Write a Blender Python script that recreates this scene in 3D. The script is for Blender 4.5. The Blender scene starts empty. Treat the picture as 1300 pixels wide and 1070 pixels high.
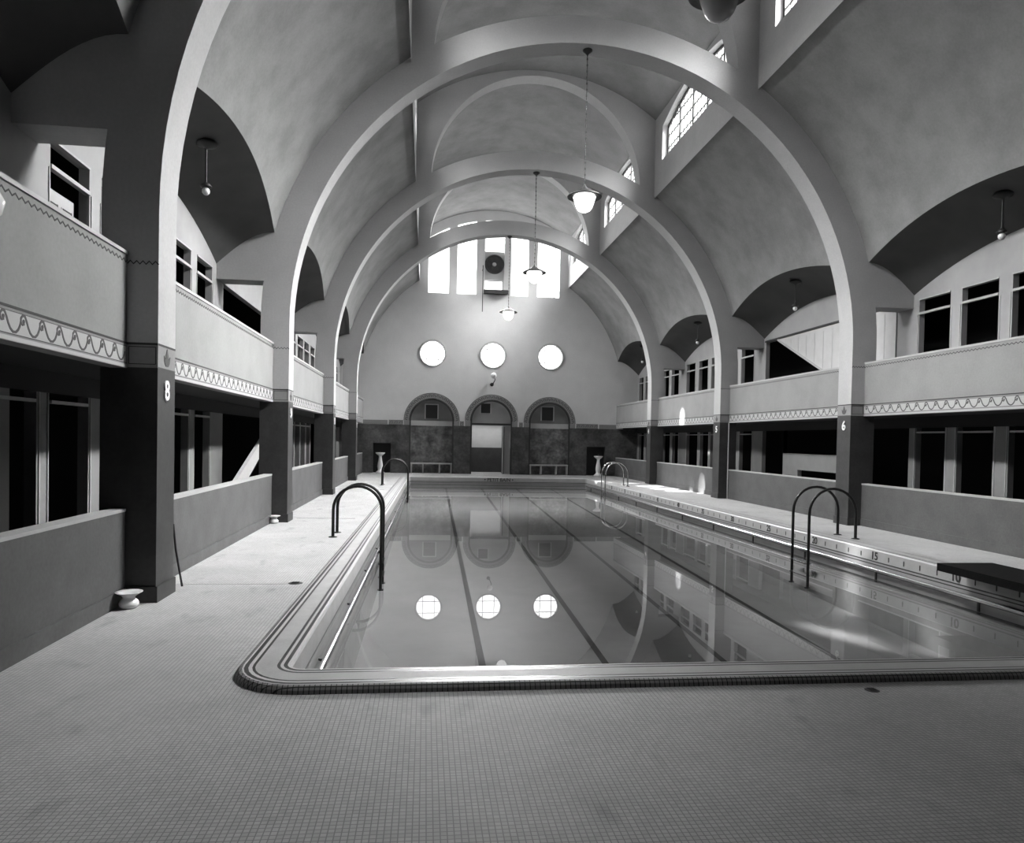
import bpy, math, random
from mathutils import Vector, Matrix
random.seed(7)
PI = math.pi
S = bpy.context.scene
COL = S.collection
# ------------------------------------------------------------------ materials
def mat(name, base=0.5, rough=0.6, metal=0.0, noise=0.0, nscale=3.0, emit=0.0, spec=0.5, bump=0.0, noise2=0.0, n2scale=20.0):
    m = bpy.data.materials.new(name); m.use_nodes = True
    nt = m.node_tree; b = nt.nodes['Principled BSDF']
    b.inputs['Roughness'].default_value = rough
    b.inputs['Metallic'].default_value = metal
    b.inputs['Specular IOR Level'].default_value = spec
    b.inputs['Base Color'].default_value = (base, base, base, 1)
    if noise or noise2:
        tc = nt.nodes.new('ShaderNodeTexCoord')
        n = nt.nodes.new('ShaderNodeTexNoise'); n.inputs['Scale'].default_value = nscale; n.inputs['Detail'].default_value = 5; n.inputs['Roughness'].default_value = .6
        nt.links.new(tc.outputs['Object'], n.inputs['Vector'])
        r = nt.nodes.new('ShaderNodeMapRange'); r.inputs['From Min'].default_value = .3; r.inputs['From Max'].default_value = .7
        r.inputs['To Min'].default_value = base*(1-noise); r.inputs['To Max'].default_value = base*(1+noise)
        nt.links.new(n.outputs['Fac'], r.inputs['Value'])
        out = r.outputs['Result']
        if noise2:
            n2 = nt.nodes.new('ShaderNodeTexNoise'); n2.inputs['Scale'].default_value = n2scale; n2.inputs['Detail'].default_value = 3
            nt.links.new(tc.outputs['Object'], n2.inputs['Vector'])
            r2 = nt.nodes.new('ShaderNodeMapRange'); r2.inputs['From Min'].default_value = .3; r2.inputs['From Max'].default_value = .7
            r2.inputs['To Min'].default_value = 1-noise2; r2.inputs['To Max'].default_value = 1+noise2
            nt.links.new(n2.outputs['Fac'], r2.inputs['Value'])
            mu = nt.nodes.new('ShaderNodeMath'); mu.operation = 'MULTIPLY'
            nt.links.new(out, mu.inputs[0]); nt.links.new(r2.outputs['Result'], mu.inputs[1]); out = mu.outputs[0]
        c = nt.nodes.new('ShaderNodeCombineColor')
        for k in ('Red', 'Green', 'Blue'): nt.links.new(out, c.inputs[k])
        nt.links.new(c.outputs['Color'], b.inputs['Base Color'])
        if bump:
            bp = nt.nodes.new('ShaderNodeBump'); bp.inputs['Strength'].default_value = bump; bp.inputs['Distance'].default_value = .01
            nt.links.new(n.outputs['Fac'], bp.inputs['Height']); nt.links.new(bp.outputs['Normal'], b.inputs['Normal'])
    if emit:
        b.inputs['Emission Color'].default_value = (1, 1, 1, 1); b.inputs['Emission Strength'].default_value = emit
    return m

def tile_mat(name, base, grout, size, rough, stain=.12):
    m = bpy.data.materials.new(name); m.use_nodes = True
    nt = m.node_tree; b = nt.nodes['Principled BSDF']; b.inputs['Roughness'].default_value = rough
    tc = nt.nodes.new('ShaderNodeTexCoord')
    br = nt.nodes.new('ShaderNodeTexBrick'); br.offset = 0; br.squash = 1
    br.inputs['Scale'].default_value = 1; br.inputs['Brick Width'].default_value = size; br.inputs['Row Height'].default_value = size
    br.inputs['Mortar Size'].default_value = size*.09; br.inputs['Mortar Smooth'].default_value = .1
    br.inputs['Color1'].default_value = (base, base, base, 1); br.inputs['Color2'].default_value = (base*.86,)*3+(1,)
    br.inputs['Mortar'].default_value = (grout,)*3+(1,)
    nt.links.new(tc.outputs['Object'], br.inputs['Vector'])
    n = nt.nodes.new('ShaderNodeTexNoise'); n.inputs['Scale'].default_value = .9; n.inputs['Detail'].default_value = 6; n.inputs['Roughness'].default_value = .65
    nt.links.new(tc.outputs['Object'], n.inputs['Vector'])
    r = nt.nodes.new('ShaderNodeMapRange'); r.inputs['From Min'].default_value = .3; r.inputs['From Max'].default_value = .7
    r.inputs['To Min'].default_value = 1-stain; r.inputs['To Max'].default_value = 1+stain
    nt.links.new(n.outputs['Fac'], r.inputs['Value'])
    n3 = nt.nodes.new('ShaderNodeTexNoise'); n3.inputs['Scale'].default_value = 2.1; n3.inputs['Detail'].default_value = 2
    mp = nt.nodes.new('ShaderNodeMapping'); mp.inputs['Scale'].default_value = (1.7, .8, 1); mp.inputs['Location'].default_value = (3, 1, 0)
    nt.links.new(tc.outputs['Object'], mp.inputs['Vector']); nt.links.new(mp.outputs['Vector'], n3.inputs['Vector'])
    r3 = nt.nodes.new('ShaderNodeMapRange'); r3.inputs['From Min'].default_value = .62; r3.inputs['From Max'].default_value = .75
    r3.inputs['To Min'].default_value = 1; r3.inputs['To Max'].default_value = 1-stain*2
    nt.links.new(n3.outputs['Fac'], r3.inputs['Value'])
    mu0 = nt.nodes.new('ShaderNodeMath'); mu0.operation = 'MULTIPLY'
    nt.links.new(r.outputs['Result'], mu0.inputs[0]); nt.links.new(r3.outputs['Result'], mu0.inputs[1])
    mu = nt.nodes.new('ShaderNodeVectorMath'); mu.operation = 'SCALE'
    nt.links.new(br.outputs['Color'], mu.inputs[0]); nt.links.new(mu0.outputs[0], mu.inputs['Scale'])
    nt.links.new(mu.outputs['Vector'], b.inputs['Base Color'])
    return m

M = {}
M['plaster'] = mat('plaster', 0.24, .9, noise=.17, nscale=1.3, noise2=.05, n2scale=25, spec=.15)
M['rib'] = mat('rib_plaster', 0.42, .9, noise=.05, nscale=2, noise2=.04, n2scale=30, spec=.15)
M['balcony'] = mat('balcony_plaster', 0.255, .9, noise=.07, nscale=1.6, noise2=.04, n2scale=28, spec=.15)
M['endwall'] = mat('end_plaster', 0.64, .9, noise=.05, nscale=1.2, noise2=.03, spec=.15)
M['gallery'] = mat('gallery_plaster', 0.36, .9, noise=.08, nscale=1.5, spec=.15)
M['dado'] = mat('dado_paint', 0.04, .55, noise=.25, nscale=2.2, noise2=.12, n2scale=18, spec=.4)
M['darkdado'] = mat('end_dado_paint', 0.08, .5, noise=.6, nscale=1.6, noise2=.25, n2scale=9, spec=.4)
M['mottled'] = mat('mottled_panel', 0.15, .5, noise=.7, nscale=2.4, noise2=.3, n2scale=9, spec=.4)
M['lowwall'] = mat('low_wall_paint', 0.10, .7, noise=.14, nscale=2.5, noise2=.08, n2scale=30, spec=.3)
M['cap'] = mat('cap_edge', 0.4, .6)
M['line'] = mat('painted_line', .035, .7)
M['scroll'] = mat('scroll_paint', .07, .7)
M['scrollbg'] = mat('frieze_ground', .40, .8)
M['white'] = mat('white_paint', 0.42, .6, noise=.05, nscale=4)
M['boards'] = mat('board_panel', 0.5, .6, noise=.05, nscale=4)
M['trim'] = mat('trim_paint', .45, .6)
M['soffitshade'] = mat('painted_soffit_shade', 0.025, .9)  # near-black: shade under the balcony put into the colour
M['vaultshade'] = mat('gallery_vault_painted_shade', 0.1, .9, noise=.1, nscale=1.5, spec=.1)  # darker copy of the gallery plaster, shade of the unlit vaults painted in
M['niche'] = mat('niche_plaster', .2, .9, noise=.1, nscale=2, spec=.1)
M['stall'] = mat('stall_post_paint', 0.21, .7, noise=.06, nscale=4)
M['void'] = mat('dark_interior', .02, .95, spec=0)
M['deck'] = tile_mat('deck_tile', 0.52, .27, .030, .62, .13)
M['deck'].node_tree.nodes['Principled BSDF'].inputs['Specular IOR Level'].default_value = .25
M['curb'] = mat('curb_tile', .45, .5, spec=.3, noise=.08, nscale=4, noise2=.04, n2scale=60)
M['curbfoot'] = tile_mat('curb_foot_tile', .30, .03, .035, .5, .1)
M['stripe'] = mat('stripe_tile', 0.012, .35)
M['nose'] = mat('nosing_tile', .55, .45, spec=.3)
M['poolwall'] = mat('pool_wall_tile', 0.38, .25, noise=.06, nscale=5)
M['poolfloor'] = mat('pool_floor_tile', 0.36, .6, noise=.08, nscale=1.5)
M['lane'] = mat('lane_tile', 0.01, .5)
M['metal'] = mat('dark_metal', 0.012, .35, metal=.0, spec=.35)
M['steel'] = mat('bright_pipe', .55, .22, metal=1.0)
M['nickel'] = mat('nickel_tube', .42, .2, metal=1.0)
M['iron'] = mat('black_iron', .015, .5)
M['frame'] = mat('window_frame', .025, .5)
M['ceramic'] = mat('white_enamel', .8, .15)
M['globe'] = mat('lit_globe', .8, .3, emit=1.3)
M['globe_off'] = mat('unlit_globe', .35, .25)
M['wood'] = mat('bench_wood', 0.45, .5, noise=.1, nscale=8)
M['number'] = mat('number_paint', .8, .5)
M['mat'] = mat('black_matting', .008, .9, noise=.3, nscale=30, spec=.1)
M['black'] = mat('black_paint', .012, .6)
M['hatch'] = mat('hatch_paint', .012, .6)
def pane_mat(name, glow):
    m = bpy.data.materials.new(name); m.use_nodes = True
    nt = m.node_tree; nt.nodes.clear()
    o = nt.nodes.new('ShaderNodeOutputMaterial'); a = nt.nodes.new('ShaderNodeAddShader')
    t = nt.nodes.new('ShaderNodeBsdfTransparent'); t.inputs['Color'].default_value = (.9, .9, .9, 1)
    e = nt.nodes.new('ShaderNodeEmission'); e.inputs['Strength'].default_value = glow
    nt.links.new(t.outputs[0], a.inputs[0]); nt.links.new(e.outputs[0], a.inputs[1]); nt.links.new(a.outputs[0], o.inputs['Surface'])
    return m
GLOW = 2.2
M['paneR'] = pane_mat('daylit_glass_right', GLOW)
M['paneL'] = pane_mat('daylit_glass_left', GLOW)
M['paneE'] = pane_mat('daylit_glass_end', 2.5)
M['paneO'] = pane_mat('daylit_glass_round', 2.6)

def water_mat():
    m = bpy.data.materials.new('pool_water'); m.use_nodes = True
    nt = m.node_tree; nt.nodes.clear()
    o = nt.nodes.new('ShaderNodeOutputMaterial'); mx = nt.nodes.new('ShaderNodeMixShader')
    g = nt.nodes.new('ShaderNodeBsdfGlossy'); g.inputs['Roughness'].default_value = .0; g.inputs['Color'].default_value = (.95, .95, .95, 1)
    t = nt.nodes.new('ShaderNodeBsdfTransparent'); t.inputs['Color'].default_value = (.9, .9, .9, 1)
    f = nt.nodes.new('ShaderNodeFresnel'); f.inputs['IOR'].default_value = 1.33
    n = nt.nodes.new('ShaderNodeTexNoise'); n.inputs['Scale'].default_value = .8; n.inputs['Detail'].default_value = 1
    tc = nt.nodes.new('ShaderNodeTexCoord'); nt.links.new(tc.outputs['Object'], n.inputs['Vector'])
    b = nt.nodes.new('ShaderNodeBump'); b.inputs['Strength'].default_value = .02; b.inputs['Distance'].default_value = .01
    nt.links.new(n.outputs['Fac'], b.inputs['Height']); nt.links.new(b.outputs['Normal'], g.inputs['Normal'])
    nt.links.new(f.outputs['Fac'], mx.inputs['Fac']); nt.links.new(t.outputs[0], mx.inputs[1]); nt.links.new(g.outputs[0], mx.inputs[2])
    nt.links.new(mx.outputs[0], o.inputs['Surface'])
    return m
M['water'] = water_mat()

# ------------------------------------------------------------------ mesh builder
class MB:
    def __init__(s): s.v = []; s.f = []; s.m = []; s.mats = []; s.sm = []
    def mi(s, m):
        if m not in s.mats: s.mats.append(m)
        return s.mats.index(m)
    def quad(s, pts, m, smooth=False):
        b = len(s.v); s.v += [tuple(p) for p in pts]; s.f.append(tuple(range(b, b+len(pts)))); s.m.append(s.mi(m)); s.sm.append(smooth)
    def box(s, x0, y0, z0, x1, y1, z1, m):
        b = len(s.v)
        s.v += [(x0,y0,z0),(x1,y0,z0),(x1,y1,z0),(x0,y1,z0),(x0,y0,z1),(x1,y0,z1),(x1,y1,z1),(x0,y1,z1)]
        for f in ((0,3,2,1),(4,5,6,7),(0,1,5,4),(1,2,6,5),(2,3,7,6),(3,0,4,7)):
            s.f.append(tuple(b+i for i in f)); s.m.append(s.mi(m)); s.sm.append(False)
    def prism(s, poly, fn, d0, d1, m, side=None):
        """poly: 2D list, fn(a,b,d)->xyz"""
        n = len(poly); b = len(s.v)
        s.v += [fn(a, c, d0) for a, c in poly] + [fn(a, c, d1) for a, c in poly]
        s.f.append(tuple(b+i for i in range(n))); s.m.append(s.mi(m)); s.sm.append(False)
        s.f.append(tuple(b+n+i for i in reversed(range(n)))); s.m.append(s.mi(m)); s.sm.append(False)
        for i in range(n):
            j = (i+1) % n
            s.f.append((b+i, b+j, b+n+j, b+n+i)); s.m.append(s.mi(side or m)); s.sm.append(False)
    def grid(s, P, m, smooth=True, closed_u=False, closed_v=False):
        nu, nv = len(P), len(P[0]); b = len(s.v)
        for r in P: s.v += [tuple(p) for p in r]
        for i in range(nu if closed_u else nu-1):
            for j in range(nv if closed_v else nv-1):
                i2, j2 = (i+1) % nu, (j+1) % nv
                s.f.append((b+i*nv+j, b+i2*nv+j, b+i2*nv+j2, b+i*nv+j2)); s.m.append(s.mi(m(i, j) if callable(m) else m)); s.sm.append(smooth)
    def tube(s, pts, r, m, n=10, cap=True):
        pts = [Vector(p) for p in pts]; rings = []
        up = None
        for i, p in enumerate(pts):
            t = (pts[min(i+1, len(pts)-1)]-pts[max(i-1, 0)]).normalized()
            if up is None:
                up = Vector((0, 0, 1)) if abs(t.z) < .9 else Vector((1, 0, 0))
            a = t.cross(up)
            if a.length < 1e-4: a = t.cross(Vector((0, 1, 0)))
            a.normalize(); bb = a.cross(t).normalized(); up = bb
            rr = r[i] if isinstance(r, (list, tuple)) else r
            rings.append([p+a*math.cos(2*PI*k/n)*rr+bb*math.sin(2*PI*k/n)*rr for k in range(n)])
        s.grid(rings, m, True, closed_v=True)
        if cap:
            s.quad(rings[0], m); s.quad(list(reversed(rings[-1])), m)
    def lathe(s, prof, m, c=(0, 0, 0), n=24, axis='z'):
        P = []
        for r, z in prof:
            row = []
            for k in range(n):
                a = 2*PI*k/n
                if axis == 'z': row.append((c[0]+r*math.cos(a), c[1]+r*math.sin(a), c[2]+z))
                elif axis == 'y': row.append((c[0]+r*math.cos(a), c[1]+z, c[2]+r*math.sin(a)))
                else: row.append((c[0]+z, c[1]+r*math.cos(a), c[2]+r*math.sin(a)))
            P.append(row)
        s.grid(P, m, True, closed_v=True)
    def ribbon(s, pts, w, fn, d0, d1, m):
        """flat painted line: pts 2D, raised from d0 to d1"""
        L = []; R = []
        n = len(pts)
        for i in range(n):
            x0, y0 = pts[max(i-1, 0)]; x1, y1 = pts[min(i+1, n-1)]
            dx, dy = x1-x0, y1-y0; l = math.hypot(dx, dy) or 1
            nx, ny = -dy/l*w/2, dx/l*w/2
            L.append((pts[i][0]+nx, pts[i][1]+ny)); R.append((pts[i][0]-nx, pts[i][1]-ny))
        for i in range(n-1):
            s.quad([fn(*L[i], d1), fn(*R[i], d1), fn(*R[i+1], d1), fn(*L[i+1], d1)], m)
            s.quad([fn(*L[i], d0), fn(*L[i], d1), fn(*L[i+1], d1), fn(*L[i+1], d0)], m)
            s.quad([fn(*R[i], d1), fn(*R[i], d0), fn(*R[i+1], d0), fn(*R[i+1], d1)], m)
    def build(s, name, parent=None, label=None, **kw):
        me = bpy.data.meshes.new(name)
        me.from_pydata(s.v, [], s.f)
        for m in s.mats: me.materials.append(M[m])
        me.polygons.foreach_set('material_index', s.m)
        me.polygons.foreach_set('use_smooth', s.sm)
        me.update()
        o = bpy.data.objects.new(name, me); COL.objects.link(o)
        if parent:
            o.parent = parent
        if label: o['label'] = label
        for k, v in kw.items(): o[k] = v
        return o

def thing(name, label, cat, loc=(0, 0, 0), rz=0, group=None):
    o = bpy.data.objects.new(name, None); COL.objects.link(o); o.empty_display_size = .1
    o.location = loc; o.rotation_euler = (0, 0, rz); o['label'] = label; o['category'] = cat
    if group: o['group'] = group
    return o
def tag(o, label, cat, group=None):
    o['label'] = label; o['category'] = cat
    if group: o['group'] = group
    return o
def dup(root, loc, label=None, rz=None, group=None):
    r = root.copy(); COL.objects.link(r); r.location = loc
    if rz is not None: r.rotation_euler = (0, 0, rz)
    if label: r['label'] = label
    if group: r['group'] = group
    for ch in list(root.children):
        c = ch.copy(); COL.objects.link(c); c.parent = r
        for g in ch.children:
            d = g.copy(); COL.objects.link(d); d.parent = c
    return r
def text_mesh(txt, size, m, name, parent=None, extrude=.003, offset=0.0):
    cu = bpy.data.curves.new(name, 'FONT'); cu.body = txt; cu.size = size; cu.extrude = extrude; cu.align_x = 'CENTER'; cu.align_y = 'CENTER'; cu.offset = offset
    t = bpy.data.objects.new('tmp', cu); COL.objects.link(t)
    dg = bpy.context.evaluated_depsgraph_get(); dg.update()
    me = bpy.data.meshes.new_from_object(t.evaluated_get(dg))
    bpy.data.objects.remove(t); bpy.data.curves.remove(cu)
    me.name = name; me.materials.clear(); me.materials.append(M[m])
    o = bpy.data.objects.new(name, me); COL.objects.link(o)
    if parent: o.parent = parent
    return o
def face_x(o, loc, sgn):
    """stand a text up in the YZ plane; sgn=+1 read when looking toward -x (face normal +x)"""
    if sgn > 0: R = Matrix(((0, 0, 1), (1, 0, 0), (0, 1, 0)))
    else: R = Matrix(((0, 0, -1), (-1, 0, 0), (0, 1, 0)))
    o.matrix_local = Matrix.Translation(loc) @ R.to_4x4()

def wall_holes(mb, P, x0, x1, zlo, zhi, holes, m, depth=.2, mrev=None, extra=(), sides=True, only_skin=False):
    """skin with holes. P(x,z,d). holes: (xa,xb,lo,hi) lo/hi numbers or functions"""
    F = lambda q, x: q(x) if callable(q) else q
    cuts = {x0, x1}
    for h in holes:
        cuts |= {h[0], h[1]}
        if callable(h[3]) or callable(h[2]):
            cuts |= {h[0]+(h[1]-h[0])*.5*(1-math.cos(PI*i/20)) for i in range(21)}
    if callable(zhi) or callable(zlo): cuts |= {x0+(x1-x0)*i/24 for i in range(25)}
    for e in extra: cuts.add(e)
    cs = sorted(c for c in cuts if x0-1e-9 <= c <= x1+1e-9)
    cs = [c for i, c in enumerate(cs) if i == 0 or c-cs[i-1] > 1e-6]
    mrev = mrev or m
    for a, b in zip(cs, cs[1:]):
        mid = (a+b)/2
        hs = sorted([h for h in holes if h[0] < mid < h[1]], key=lambda h: F(h[2], mid))
        loA, loB = F(zlo, a), F(zlo, b)
        topA, topB = F(zhi, a), F(zhi, b)
        for h in hs:
            la, lb, ha, hb = F(h[2], a), F(h[2], b), F(h[3], a), F(h[3], b)
            la, lb = max(la, F(zlo, a)), max(lb, F(zlo, b)); ha, hb = min(ha, topA), min(hb, topB)
            if (ha+hb)/2 <= (la+lb)/2: continue
            if la-loA > 1e-4 or lb-loB > 1e-4:
                mb.quad([P(a, loA, 0), P(b, loB, 0), P(b, lb, 0), P(a, la, 0)], m)
                mb.quad([P(a, la, 0), P(b, lb, 0), P(b, lb, depth), P(a, la, depth)], mrev)
            if ha < topA-1e-4 or hb < topB-1e-4:
                mb.quad([P(a, ha, 0), P(b, hb, 0), P(b, hb, depth), P(a, ha, depth)], mrev)
            loA, loB = ha, hb
        if topA-loA > 1e-4 or topB-loB > 1e-4:
            mb.quad([P(a, loA, 0), P(b, loB, 0), P(b, topB, 0), P(a, topA, 0)], m)
    for h in holes:
        for x in (h[0], h[1]):
            if x <= x0+1e-6 or x >= x1-1e-6: continue
            l, t = max(F(h[2], x), F(zlo, x)), min(F(h[3], x), F(zhi, x))
            if t-l > 1e-4:
                mb.quad([P(x, l, 0), P(x, t, 0), P(x, t, depth), P(x, l, depth)], mrev)

# ------------------------------------------------------------------ dimensions
CX, CZ = 3.155, 3.87
R0, R1 = 5.81, 6.35
YR = [.665+6.803*k for k in range(5)]
T = .49
YE = 34.2
YN = -.4
HW = 3.56                       # half width of the high vault
ZE = CZ+math.sqrt(R1*R1-HW*HW)
VC, VR = 6.73, 5.85
vault = lambda dx: VC+math.sqrt(VR*VR-dx*dx)
XL, XR = 3.155-6.105, 3.155+6.105   # parapet faces
GL, GR = CX-7.18, CX+7.18           # gallery back walls
BAYS = [(YR[k]+T, YR[k+1]) for k in range(4)] + [(YR[4]+T, YE)]
BAYS[0] = (YN, YR[1])
SIDES = (('left', -1), ('right', 1))
def hb(yc): return 3.16 if yc < 30 else 2.92
def z0(y, yc): t = min(1, abs(y-yc)/hb(yc)); return 6.13-.54*t*t
def zr(y, yc): t = min(1, abs(y-yc)/hb(yc)); return 5.58-.64*t*t
YC = [YR[k]+T+3.1565 for k in range(4)]+[(YR[4]+T+YE)/2]

# ------------------------------------------------------------------ floor
PX0, PX1, PY0, PY1 = -1.32, 7.60, 4.77, 30.72      # foot of the curb
def taper(x, y): return 3.13+(x-3.13)*(1-.0025*(y-5))
fl = MB()
xi0, xi1, yi0, yi1 = PX0+.25, PX1-.25, PY0+.25, PY1-.25
XA, XB, YA, YB = GL-1.6, GR+1.6, YN-.3, YE+3.0
fl.quad([(XA, YA, 0), (XB, YA, 0), (XB, yi0, 0), (XA, yi0, 0)], 'deck')
fl.quad([(XA, yi1, 0), (XB, yi1, 0), (XB, YB, 0), (XA, YB, 0)], 'deck')
fl.quad([(XA, yi0, 0), (taper(xi0, yi0), yi0, 0), (taper(xi0, yi1), yi1, 0), (XA, yi1, 0)], 'deck')
fl.quad([(taper(xi1, yi0), yi0, 0), (XB, yi0, 0), (XB, yi1, 0), (taper(xi1, yi1), yi1, 0)], 'deck')
floor = fl.build('floor', kind='structure')
# thin joint in the deck paving
j = MB()
j.box(-2.6, 14.99, .0005, -1.42, 15.01, .003, 'line'); j.box(-2.9, 8.35, .0005, -1.5, 8.365, .003, 'trim'); j.box(-2.9, 23.3, .0005, -1.3, 23.33, .003, 'line')
j.build('trim_1', kind='structure')

# ------------------------------------------------------------------ pool
def rrect(u, seg=8):
    """rounded rectangle at inset u from the foot"""
    r = max(.5-u, .012)
    x0_, x1_, y0_, y1_ = PX0+u, PX1-u, PY0+u, PY1-u
    pts = []
    for cx_, cy_, a0 in ((x0_+r, y0_+r, PI), (x1_-r, y0_+r, 1.5*PI), (x1_-r, y1_-r, 0), (x0_+r, y1_-r, .5*PI)):
        for i in range(seg+1):
            a = a0+.5*PI*i/seg
            pts.append((cx_+r*math.cos(a), cy_+r*math.sin(a)))
    out = []
    n = len(pts)
    for i in range(n):
        a, b = pts[i], pts[(i+1) % n]
        out.append(a)
        if math.hypot(a[0]-b[0], a[1]-b[1]) > 3:
            for k in range(1, 8): out.append((a[0]+(b[0]-a[0])*k/8, a[1]+(b[1]-a[1])*k/8))
    return [(taper(x, y), y) for x, y in out]
def sweep(prof, mats, closed=False):
    """prof list of (u,z), mats per segment"""
    mb = MB()
    rows = [[(x, y, z) for x, y in rrect(u)] for u, z in prof]
    for i in range(len(rows)-1):
        mb.grid([rows[i], rows[i+1]], mats[i], i in (0, 1, 2), closed_v=True)
    return mb
pool = thing('swimming_pool', 'long rectangular indoor swimming pool with raised striped tile curb', 'swimming pool')
prof = [(0, 0), (.008, .025), (.028, .045), (.05, .05), (.062, .05), (.092, .05), (.118, .05), (.138, .05), (.285, .05), (.308, .05), (.33, .05), (.358, .05), (.378, .048), (.392, .03), (.402, -.13)]
mats = ['curbfoot', 'curbfoot', 'curbfoot', 'nose', 'stripe', 'nose', 'stripe', 'curb', 'stripe', 'nose', 'stripe', 'nose', 'nose', 'nose']
mats = ['curbfoot', 'curbfoot', 'curbfoot', 'nose', 'stripe', 'nose', 'stripe', 'curb', 'stripe', 'nose', 'stripe', 'nose', 'nose', 'curb']
sweep(prof, mats).build('curb', pool)
prof = [(.402, -.13), (.406, -.148), (.410, -.175), (.412, -.19), (.416, -.24), (.418, -.255), (.422, -.29), (.424, -.305), (.428, -.36), (.433, -.42), (.435, -.45), (.45, -1.6)]
mats = ['stripe', 'poolwall', 'stripe', 'poolwall', 'stripe', 'poolwall', 'stripe', 'poolwall', 'poolwall', 'stripe', 'poolwall']
sweep(prof, mats).build('basin_wall', pool)
def zfl(y): return -1.30+(y-5)*.0345
pf = MB()
ys = [4.9+(30.4-4.9)*i/12 for i in range(13)]
pf.grid([[(taper(PX0+.40, y), y, zfl(y)), (taper(PX1-.40, y), y, zfl(y))] for y in ys], 'poolfloor', False)
pf.build('basin_floor', pool)
for k in range(1, 5):
    lx = -.87+8.02*k/5
    ln = MB()
    ln.grid([[(taper(lx-.045, y), y, zfl(y)+.006), (taper(lx+.045, y), y, zfl(y)+.006)] for y in [5.0+(30.2-5.0)*i/12 for i in range(13)]], 'lane', False)
    ln.quad([(taper(lx-.045, 30.2)-0, 30.225, zfl(30.2)), (taper(lx+.045, 30.2), 30.225, zfl(30.2)), (taper(lx+.045, 30.2), 30.24, -.42), (taper(lx-.045, 30.2), 30.24, -.42)], 'lane')
    ln.build('lane_line', pool)
ZW = -.36
w = MB(); w.quad([(taper(x, y), y, ZW) for x, y in ((PX0+.424, PY0+.424), (PX1-.424, PY0+.424), (PX1-.424, PY1-.424), (PX0+.424, PY1-.424))], 'water')
tag(w.build('pool_water'), 'still reflective water filling the swimming pool', 'water')['kind'] = 'stuff'
# distance marks on the inner curb face
def facex(z): return .438+(.075-z)/.145*.014
for side, sg in SIDES:
    for k in range(3, 62):
        y = 5.41+.347*k
        if y > 29.5: break
        xx = taper((PX1-.397-.006) if sg > 0 else (PX0+.397+.006), y)
        if sg < 0: continue
        if k % 5 == 0:
            o = text_mesh(str(k), .175, 'line', 'distance_number', pool, .002, .004); face_x(o, (xx, y, -.055), -sg)
        else:
            mb = MB(); mb.box(xx-.003, y-.008, -.095, xx+.003, y+.008, -.02, 'line'); mb.build('foot_mark', pool)
o = text_mesh('• PETIT BAIN •', .2, 'line', 'end_lettering', pool, .002, .003)
o.matrix_local = Matrix.Translation((3.13, PY1-.402, -.05)) @ Matrix(((1, 0, 0), (0, 0, -1), (0, 1, 0))).to_4x4()

# grab rails along both long sides
def grab_rail(side, sg):
    t = pool
    u = .475
    X = (PX1-u) if sg > 0 else (PX0+u)
    mb = MB(); ys = [5.15+(30.0-5.15)*i/20 for i in range(21)]
    mb.tube([(taper(X, y), y, -.25) for y in ys], .032, 'steel', 14); mb.build('grab_rail', t)
    y = 6.3
    while y < 30:
        mb = MB(); x = taper(X, y); xw = taper((PX1-.40) if sg > 0 else (PX0+.40), y)
        mb.tube([(xw, y, -.235), (x, y, -.25)], .012, 'iron', 6)
        if sg > 0: mb.box(x-.012, y-.014, -.40, x+.012, y+.014, -.27, 'iron')
        mb.build('bracket', t); y += 2.08
for side, sg in SIDES: grab_rail(side, sg)

# ------------------------------------------------------------------ arched ribs
def in_dado(z): return 'dado' if z < 2.34-1e-6 else ('balcony' if z < 2.58-1e-6 else 'rib')
def leaf(fn, mb, s=1.0):
    mb.prism([(0, .085*s), (-.028*s, .03*s), (-.035*s, -.01*s), (-.075*s, .022*s), (-.06*s, -.04*s), (-.03*s, -.07*s), (.03*s, -.07*s), (.06*s, -.04*s), (.075*s, .022*s), (.035*s, -.01*s), (.028*s, .03*s)], fn, .0, .006, 'scroll')
zz = lambda a, b, z, n, amp: [(a+(b-a)*i/n, z+(amp if i % 2 else -amp)) for i in range(n+1)]
ribs = {}
rib_lab = {0: 'plastered arch behind the first, mostly out of sight over the near deck',
 1: 'nearest tall plastered arch, its left pier bearing the number 8',
 2: 'plastered arch whose right pier bears the number 6, spanning top of view',
 3: 'third plastered arch from the front, with pier number 5 on the right',
 4: 'farthest and smallest looking plastered arch in front of the end wall window'}
nums = {1: ('8', '7'), 2: ('9', '6'), 3: ('10', '5'), 4: ('11', '4')}
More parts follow.
